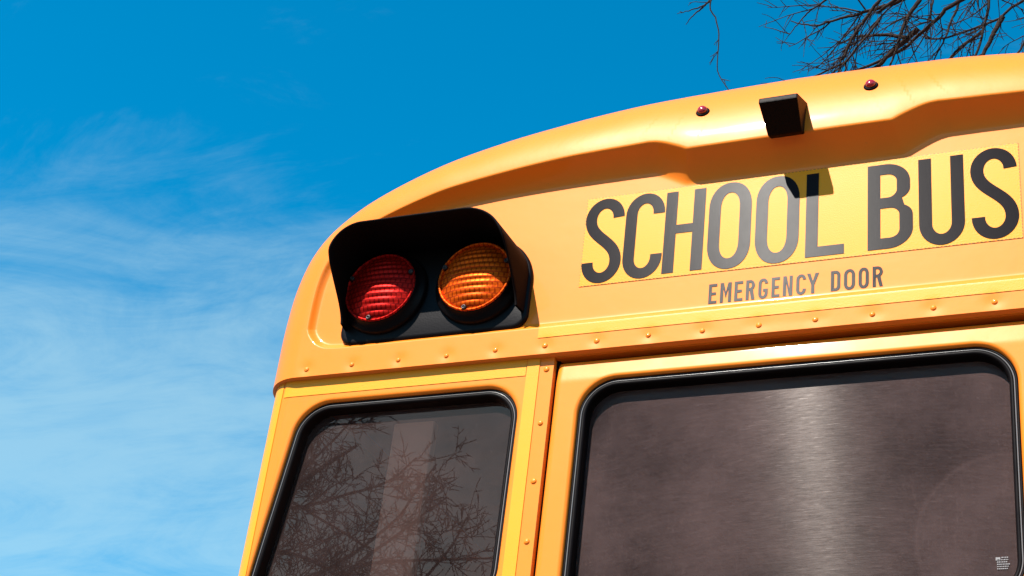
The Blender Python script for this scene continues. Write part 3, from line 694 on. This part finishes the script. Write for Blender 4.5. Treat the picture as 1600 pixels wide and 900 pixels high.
# pale upright box just inside the rear corner glass, giving its pale band
part(box('pale_upright', (-0.892, 0.075, -1.15), (-0.794, 0.100, -0.108), pale_mat, None, 0.004))
for sg in (-1, 1):
    for k in range(8):
        y = 1.0 + k * 0.85
        st = part(box('passenger_seat', (min(sg * 0.25, sg * 1.12), y, -1.32), (max(sg * 0.25, sg * 1.12), y + 0.42, -1.20), vinyl, None, 0.03, 3))
        box('backrest', (min(sg * 0.25, sg * 1.12), y - 0.09, -1.30), (max(sg * 0.25, sg * 1.12), y - 0.002, -0.62), vinyl, st, 0.03, 3)
        for lx in (0.34, 1.02): box('leg', (sg * lx - 0.02, y + 0.18, -1.699), (sg * lx + 0.02, y + 0.22, -1.321), steel_mat, st)
# wheels
TY = lathe('tyre', [(0.28, -0.11), (0.33, -0.13), (0.44, -0.135), (0.495, -0.11), (0.50, 0), (0.495, 0.11), (0.44, 0.135), (0.33, 0.13), (0.28, 0.11), (0.28, -0.11)], 40)
RM = lathe('rim', [(0.279, -0.10), (0.25, -0.07), (0.24, -0.03), (0.14, -0.02), (0.12, -0.06), (0.05, -0.07), (0.0001, -0.07)], 32)
for sg in (-1, 1):
    for y in (2.6, 8.3):
        w = link('wheel', TY, tyre_mat, bus, True, (sg * 1.02, y, 0.50)); w.rotation_euler = (0, 0, sg * math.pi / 2); link('rim', RM, steel_mat, w, True)
        
# ------------------------------------------------------------------ bare trees
class Tubes:
    def __init__(s): s.V = []; s.Fq = []; s.n = 0
    def tube(s, P, r0, r1, k=5, rad_list=None):
        P = np.asarray(P, float); n_ = len(P)
        t = np.gradient(P, axis=0); t /= np.linalg.norm(t, axis=1)[:, None] + 1e-9
        up = np.array([0.31, 0.72, 0.62]); a = np.cross(t, up); a /= np.linalg.norm(a, axis=1)[:, None] + 1e-9; b = np.cross(t, a)
        rr = np.linspace(r0, r1, n_) if rad_list is None else np.asarray(rad_list)
        th = np.arange(k) * 2 * math.pi / k
        ring = P[:, None] + rr[:, None, None] * (a[:, None] * np.cos(th)[None, :, None] + b[:, None] * np.sin(th)[None, :, None])
        s.V.append(ring.reshape(-1, 3)); i = np.arange(n_ - 1)[:, None] * k; j = np.arange(k)[None]; j2 = (j + 1) % k
        s.Fq.append((np.stack([i + j, i + j2, i + k + j2, i + k + j], -1).reshape(-1, 4)) + s.n); s.n += n_ * k
    def mesh(s, name):
        V = np.concatenate(s.V); q = np.concatenate(s.Fq); me = bpy.data.meshes.new(name)
        me.vertices.add(len(V)); me.vertices.foreach_set('co', V.reshape(-1).astype(np.float32))
        me.loops.add(q.size); me.loops.foreach_set('vertex_index', q.reshape(-1).astype(np.int32))
        me.polygons.add(len(q)); me.polygons.foreach_set('loop_start', np.arange(0, q.size, 4, dtype=np.int32)); me.polygons.foreach_set('loop_total', np.full(len(q), 4, np.int32))
        me.update(calc_edges=True); return me
def unit(v): return v / (np.linalg.norm(v) + 1e-9)
def wiggle(p, d, L, n_, amp, grav=0.0):
    out = [p]; d = unit(d)
    for i in range(n_):
        d = unit(d + rng.normal(0, amp, 3) + np.array([0, 0, grav])); out.append(out[-1] + d * L / n_)
    return np.array(out)
def twigs(T, path, r0, density, length, depth, grav, spread=0.9, rmin=0.0021):
    """side shoots along a path, recursing"""
    s = np.r_[0, np.cumsum(np.linalg.norm(np.diff(path, axis=0), axis=1))]; tot = s[-1]
    for _ in range(max(1, int(tot * density))):
        u = rng.uniform(0.06, 1.0) * tot; p = np.array([np.interp(u, s, path[:, k]) for k in range(3)])
        i = min(len(path) - 2, np.searchsorted(s, u) - 1 if u > 0 else 0); d = unit(path[i + 1] - path[i])
        side = unit(np.cross(d, rng.normal(0, 1, 3))); dd = unit(d * rng.uniform(0.35, 1.0) + side * spread)
        L = length * rng.uniform(0.25, 1.0) * (1.1 - 0.5 * u / tot); r = max(rmin, min(r0 * 0.55, 0.012 * L + 0.0012))
        q_ = wiggle(p, dd, L, 6, 0.09, grav); T.tube(q_, r, max(rmin * 0.6, r * 0.35), 4)
        if depth > 0: twigs(T, q_, r, density * 1.5, length * 0.48, depth - 1, grav, spread, rmin)
def build_tree(name, label, base, top, trunk_r, limbs, twig_args, group=None):
    root = bpy.data.objects.new(name, None); COL.objects.link(root); root.location = base
    root['label'] = label; root['category'] = 'tree'
    base = np.array(base, float); top = np.array(top, float)
    tp = smooth_curve([base + [0, 0, -0.15], base + (top - base) * 0.35 + [0.06, 0.05, 0], base + (top - base) * 0.7 + [-0.05, 0.04, 0], top], 30)
    T = Tubes(); fl = np.linspace(trunk_r, trunk_r * 0.38, 30); fl[:4] *= [1.5, 1.28, 1.1, 1.03]; T.tube(tp, 0, 0, 14, fl)
    def put(nm, T_): 
        me = T_.mesh(nm); o = link(nm, me, bark, root, True, -base); return o
    put('trunk', T); TW = Tubes()
    for pts, r0, r1, ta in limbs:
        P = smooth_curve(pts, max(24, int(12 * len(pts)))); jit = np.cumsum(rng.normal(0, 0.0013, P.shape), 0); jit -= np.linspace(0, 1, len(P))[:, None] * jit[-1]; P = P + jit
        T = Tubes(); T.tube(P, r0 * 1.4, r1 * 1.3, 7); put('limb', T)
        a = dict(twig_args); a.update(ta or {}); k0 = a.pop('skip', 0)
        twigs(TW, P[int(k0 * len(P)):], r0, **a)
    o = put('twigs', TW); o['kind'] = 'stuff'
    return root
TOP = (3.9, 4.6, 5.2)
def hang(y, pts, r0, r1, via=None, ta=None):
    pts = [np.array([p[0], y + 0.012 * i, p[1]]) for i, p in enumerate(pts)]
    if via is not None: pts = [np.array(q_, float) for q_ in via] + pts
    return (pts, r0, r1, ta)
sk = lambda f, **k: dict(skip=f, **k)
LIMBS = [
 hang(4.0, [(-0.21, 4.25), (-0.29, 4.20), (-0.38, 4.13), (-0.45, 4.08), (-0.50, 4.04), (-0.63, 3.99), (-0.79, 3.95), (-0.90, 3.91), (-1.0, 3.84)], 0.030, 0.004, [(3.7, 4.6, 3.9), (2.2, 4.4, 4.9), (0.7, 4.1, 4.75)], sk(0.62)),
 hang(4.0, [(-0.43, 4.10), (-0.56, 3.99), (-0.64, 3.92), (-0.71, 3.87), (-0.80, 3.76)], 0.012, 0.004, None, None),
 hang(3.6, [(-0.46, 3.97), (-0.52, 3.90), (-0.59, 3.80), (-0.67, 3.72), (-0.72, 3.67), (-0.87, 3.62), (-0.98, 3.57), (-1.04, 3.54)], 0.022, 0.003, [(3.7, 4.6, 3.6), (2.1, 4.0, 4.7), (0.5, 3.7, 4.7)], sk(0.6)),
 hang(3.6, [(-0.50, 4.06), (-0.55, 3.99), (-0.61, 3.91), (-0.68, 3.81), (-0.73, 3.69), (-0.76, 3.55)], 0.007, 0.003, None, None),
 hang(4.0, [(-0.48, 4.055), (-0.58, 4.11), (-0.66, 4.13), (-0.75, 4.15), (-0.86, 4.13)], 0.009, 0.002, None, None),
 hang(3.8, [(-0.40, 4.17), (-0.51, 4.14), (-0.63, 4.13), (-0.71, 4.13), (-0.81, 4.14), (-0.91, 4.13), (-0.98, 4.16), (-1.07, 4.20)], 0.009, 0.002, None, None),
 hang(4.6, [(0.05, 4.69), (-0.06, 4.61), (-0.15, 4.59), (-0.27, 4.57), (-0.39, 4.56), (-0.50, 4.59)], 0.020, 0.004, [(3.8, 4.6, 4.5), (2.3, 4.8, 5.1), (0.8, 4.7, 5.15)], sk(0.6)),
 hang(4.2, [(-0.06, 4.62), (-0.10, 4.40), (-0.13, 4.24), (-0.16, 4.11), (-0.21, 4.00), (-0.28, 3.85)], 0.012, 0.004, [(0.9, 4.5, 5.12)], sk(0.4)),
 hang(4.6, [(-0.06, 4.61), (-0.12, 4.50), (-0.17, 4.40), (-0.22, 4.32), (-0.30, 4.15)], 0.011, 0.004, None, None),
 hang(4.4, [(0.11, 4.29), (0.06, 4.22), (-0.01, 4.14), (-0.06, 4.02)], 0.012, 0.004, [(3.8, 4.6, 4.2), (2.0, 4.5, 4.9), (0.6, 4.4, 4.75)], sk(0.6)),
 hang(4.1, [(-0.33, 4.50), (-0.36, 4.37), (-0.39, 4.24)], 0.006, 0.002, None, None),
 hang(3.8, [(-0.33, 4.22), (-0.39, 4.13), (-0.46, 4.04), (-0.52, 3.84), (-0.56, 3.70)], 0.010, 0.003, None, None),
 hang(4.1, [(-0.22, 4.38), (-0.24, 4.31), (-0.30, 4.12), (-0.38, 3.97)], 0.006, 0.002, None, None),
 hang(3.2, [(-1.28, 3.82), (-1.26, 3.70), (-1.24, 3.60), (-1.24, 3.46), (-1.24, 3.38), (-1.19, 3.28)], 0.0075, 0.0016, [(0.5, 3.7, 4.72), (-0.4, 3.4, 4.60), (-1.1, 3.25, 4.25)], sk(0.55, density=9, length=0.16)),
 hang(4.3, [(-0.14, 4.27), (-0.27, 4.18), (-0.35, 4.09), (-0.43, 3.98)], 0.007, 0.002, None, None),
 hang(3.7, [(-0.70, 4.30), (-0.87, 4.14), (-0.95, 4.09), (-1.00, 4.04), (-1.04, 3.99)], 0.006, 0.0015, None, None),
 hang(3.2, [(-1.28, 3.83), (-1.33, 3.80), (-1.44, 3.79)], 0.004, 0.0012, None, dict(density=6, length=0.12)),
 hang(3.2, [(-1.29, 3.82), (-1.38, 3.75), (-1.42, 3.71)], 0.004, 0.0012, None, dict(density=6, length=0.12)),
]
build_tree('bare_tree', 'leafless tree with thin dark branches drooping over the bus roof', (3.95, 4.7, GROUND), TOP, 0.22, LIMBS, dict(density=15, length=0.42, depth=1, grav=-0.03, spread=0.6))
# the tree that is mirrored in the corner window
RL = {}
RT = [[(-6.69, 3.54), (-6.35, 3.65), (-5.89, 3.76), (-5.42, 3.76), (-5.09, 3.83)], [(-6.68, 3.51), (-6.27, 3.86), (-5.83, 4.09), (-5.58, 4.36)], [(-6.75, 3.51), (-6.5, 4.08), (-6.11, 4.29), (-5.76, 4.38)],
      [(-6.4, 2.77), (-5.88, 3.13), (-5.43, 3.49), (-5.17, 3.64), (-4.9, 3.76)], [(-6.21, 2.71), (-5.53, 3.06), (-5.1, 3.2), (-4.75, 3.45)], [(-6.7, 3.56), (-6.26, 3.54), (-5.94, 3.41), (-5.56, 3.22)],
      [(-5.22, 2.57), (-5.06, 2.98), (-4.88, 3.24), (-4.68, 3.39)], [(-6.71, 3.62), (-6.27, 4.18), (-6.2, 4.42)], [(-5.67, 2.58), (-5.5, 2.89), (-5.18, 3.04), (-4.43, 3.11)], [(-6.48, 3.16), (-6.19, 3.2), (-5.74, 2.96), (-5.48, 2.79)]]
TB = np.array([-8.0, -8.3])
limbs2 = []
for i, l in enumerate(RT):
    pts = [np.array([p[0], -8.0 - 0.25 * math.sin(i * 2.1 + k), p[1]]) for k, p in enumerate(l)]
    limbs2.append(([np.array([-8.0, -8.3, 0.6 + 0.22 * i]), np.array([-7.3, -8.15, (pts[0][2] + 0.6 + 0.22 * i) / 2 + 0.1])] + pts, 0.026, 0.006, dict(skip=0.35)))
for i in range(5):
    a = 2.2 + i * 0.8
    limbs2.append(([np.array([-8.0, -8.3, 1.5 + 0.4 * i]), np.array([-8.0 + 0.9 * math.cos(a), -8.6 + 0.7 * math.sin(a), 2.9 + 0.3 * i]), np.array([-8.0 + 1.9 * math.cos(a), -8.8 + 1.2 * math.sin(a), 4.2 + 0.2 * i])], 0.05, 0.01, dict(density=3)))
build_tree('bare_tree', 'leafless branching tree mirrored in the dusty corner window', (-8.0, -8.3, GROUND), (-7.95, -8.35, 4.4), 0.2, limbs2, dict(density=9, length=0.8, depth=2, grav=0.01, spread=0.8, rmin=0.0045))
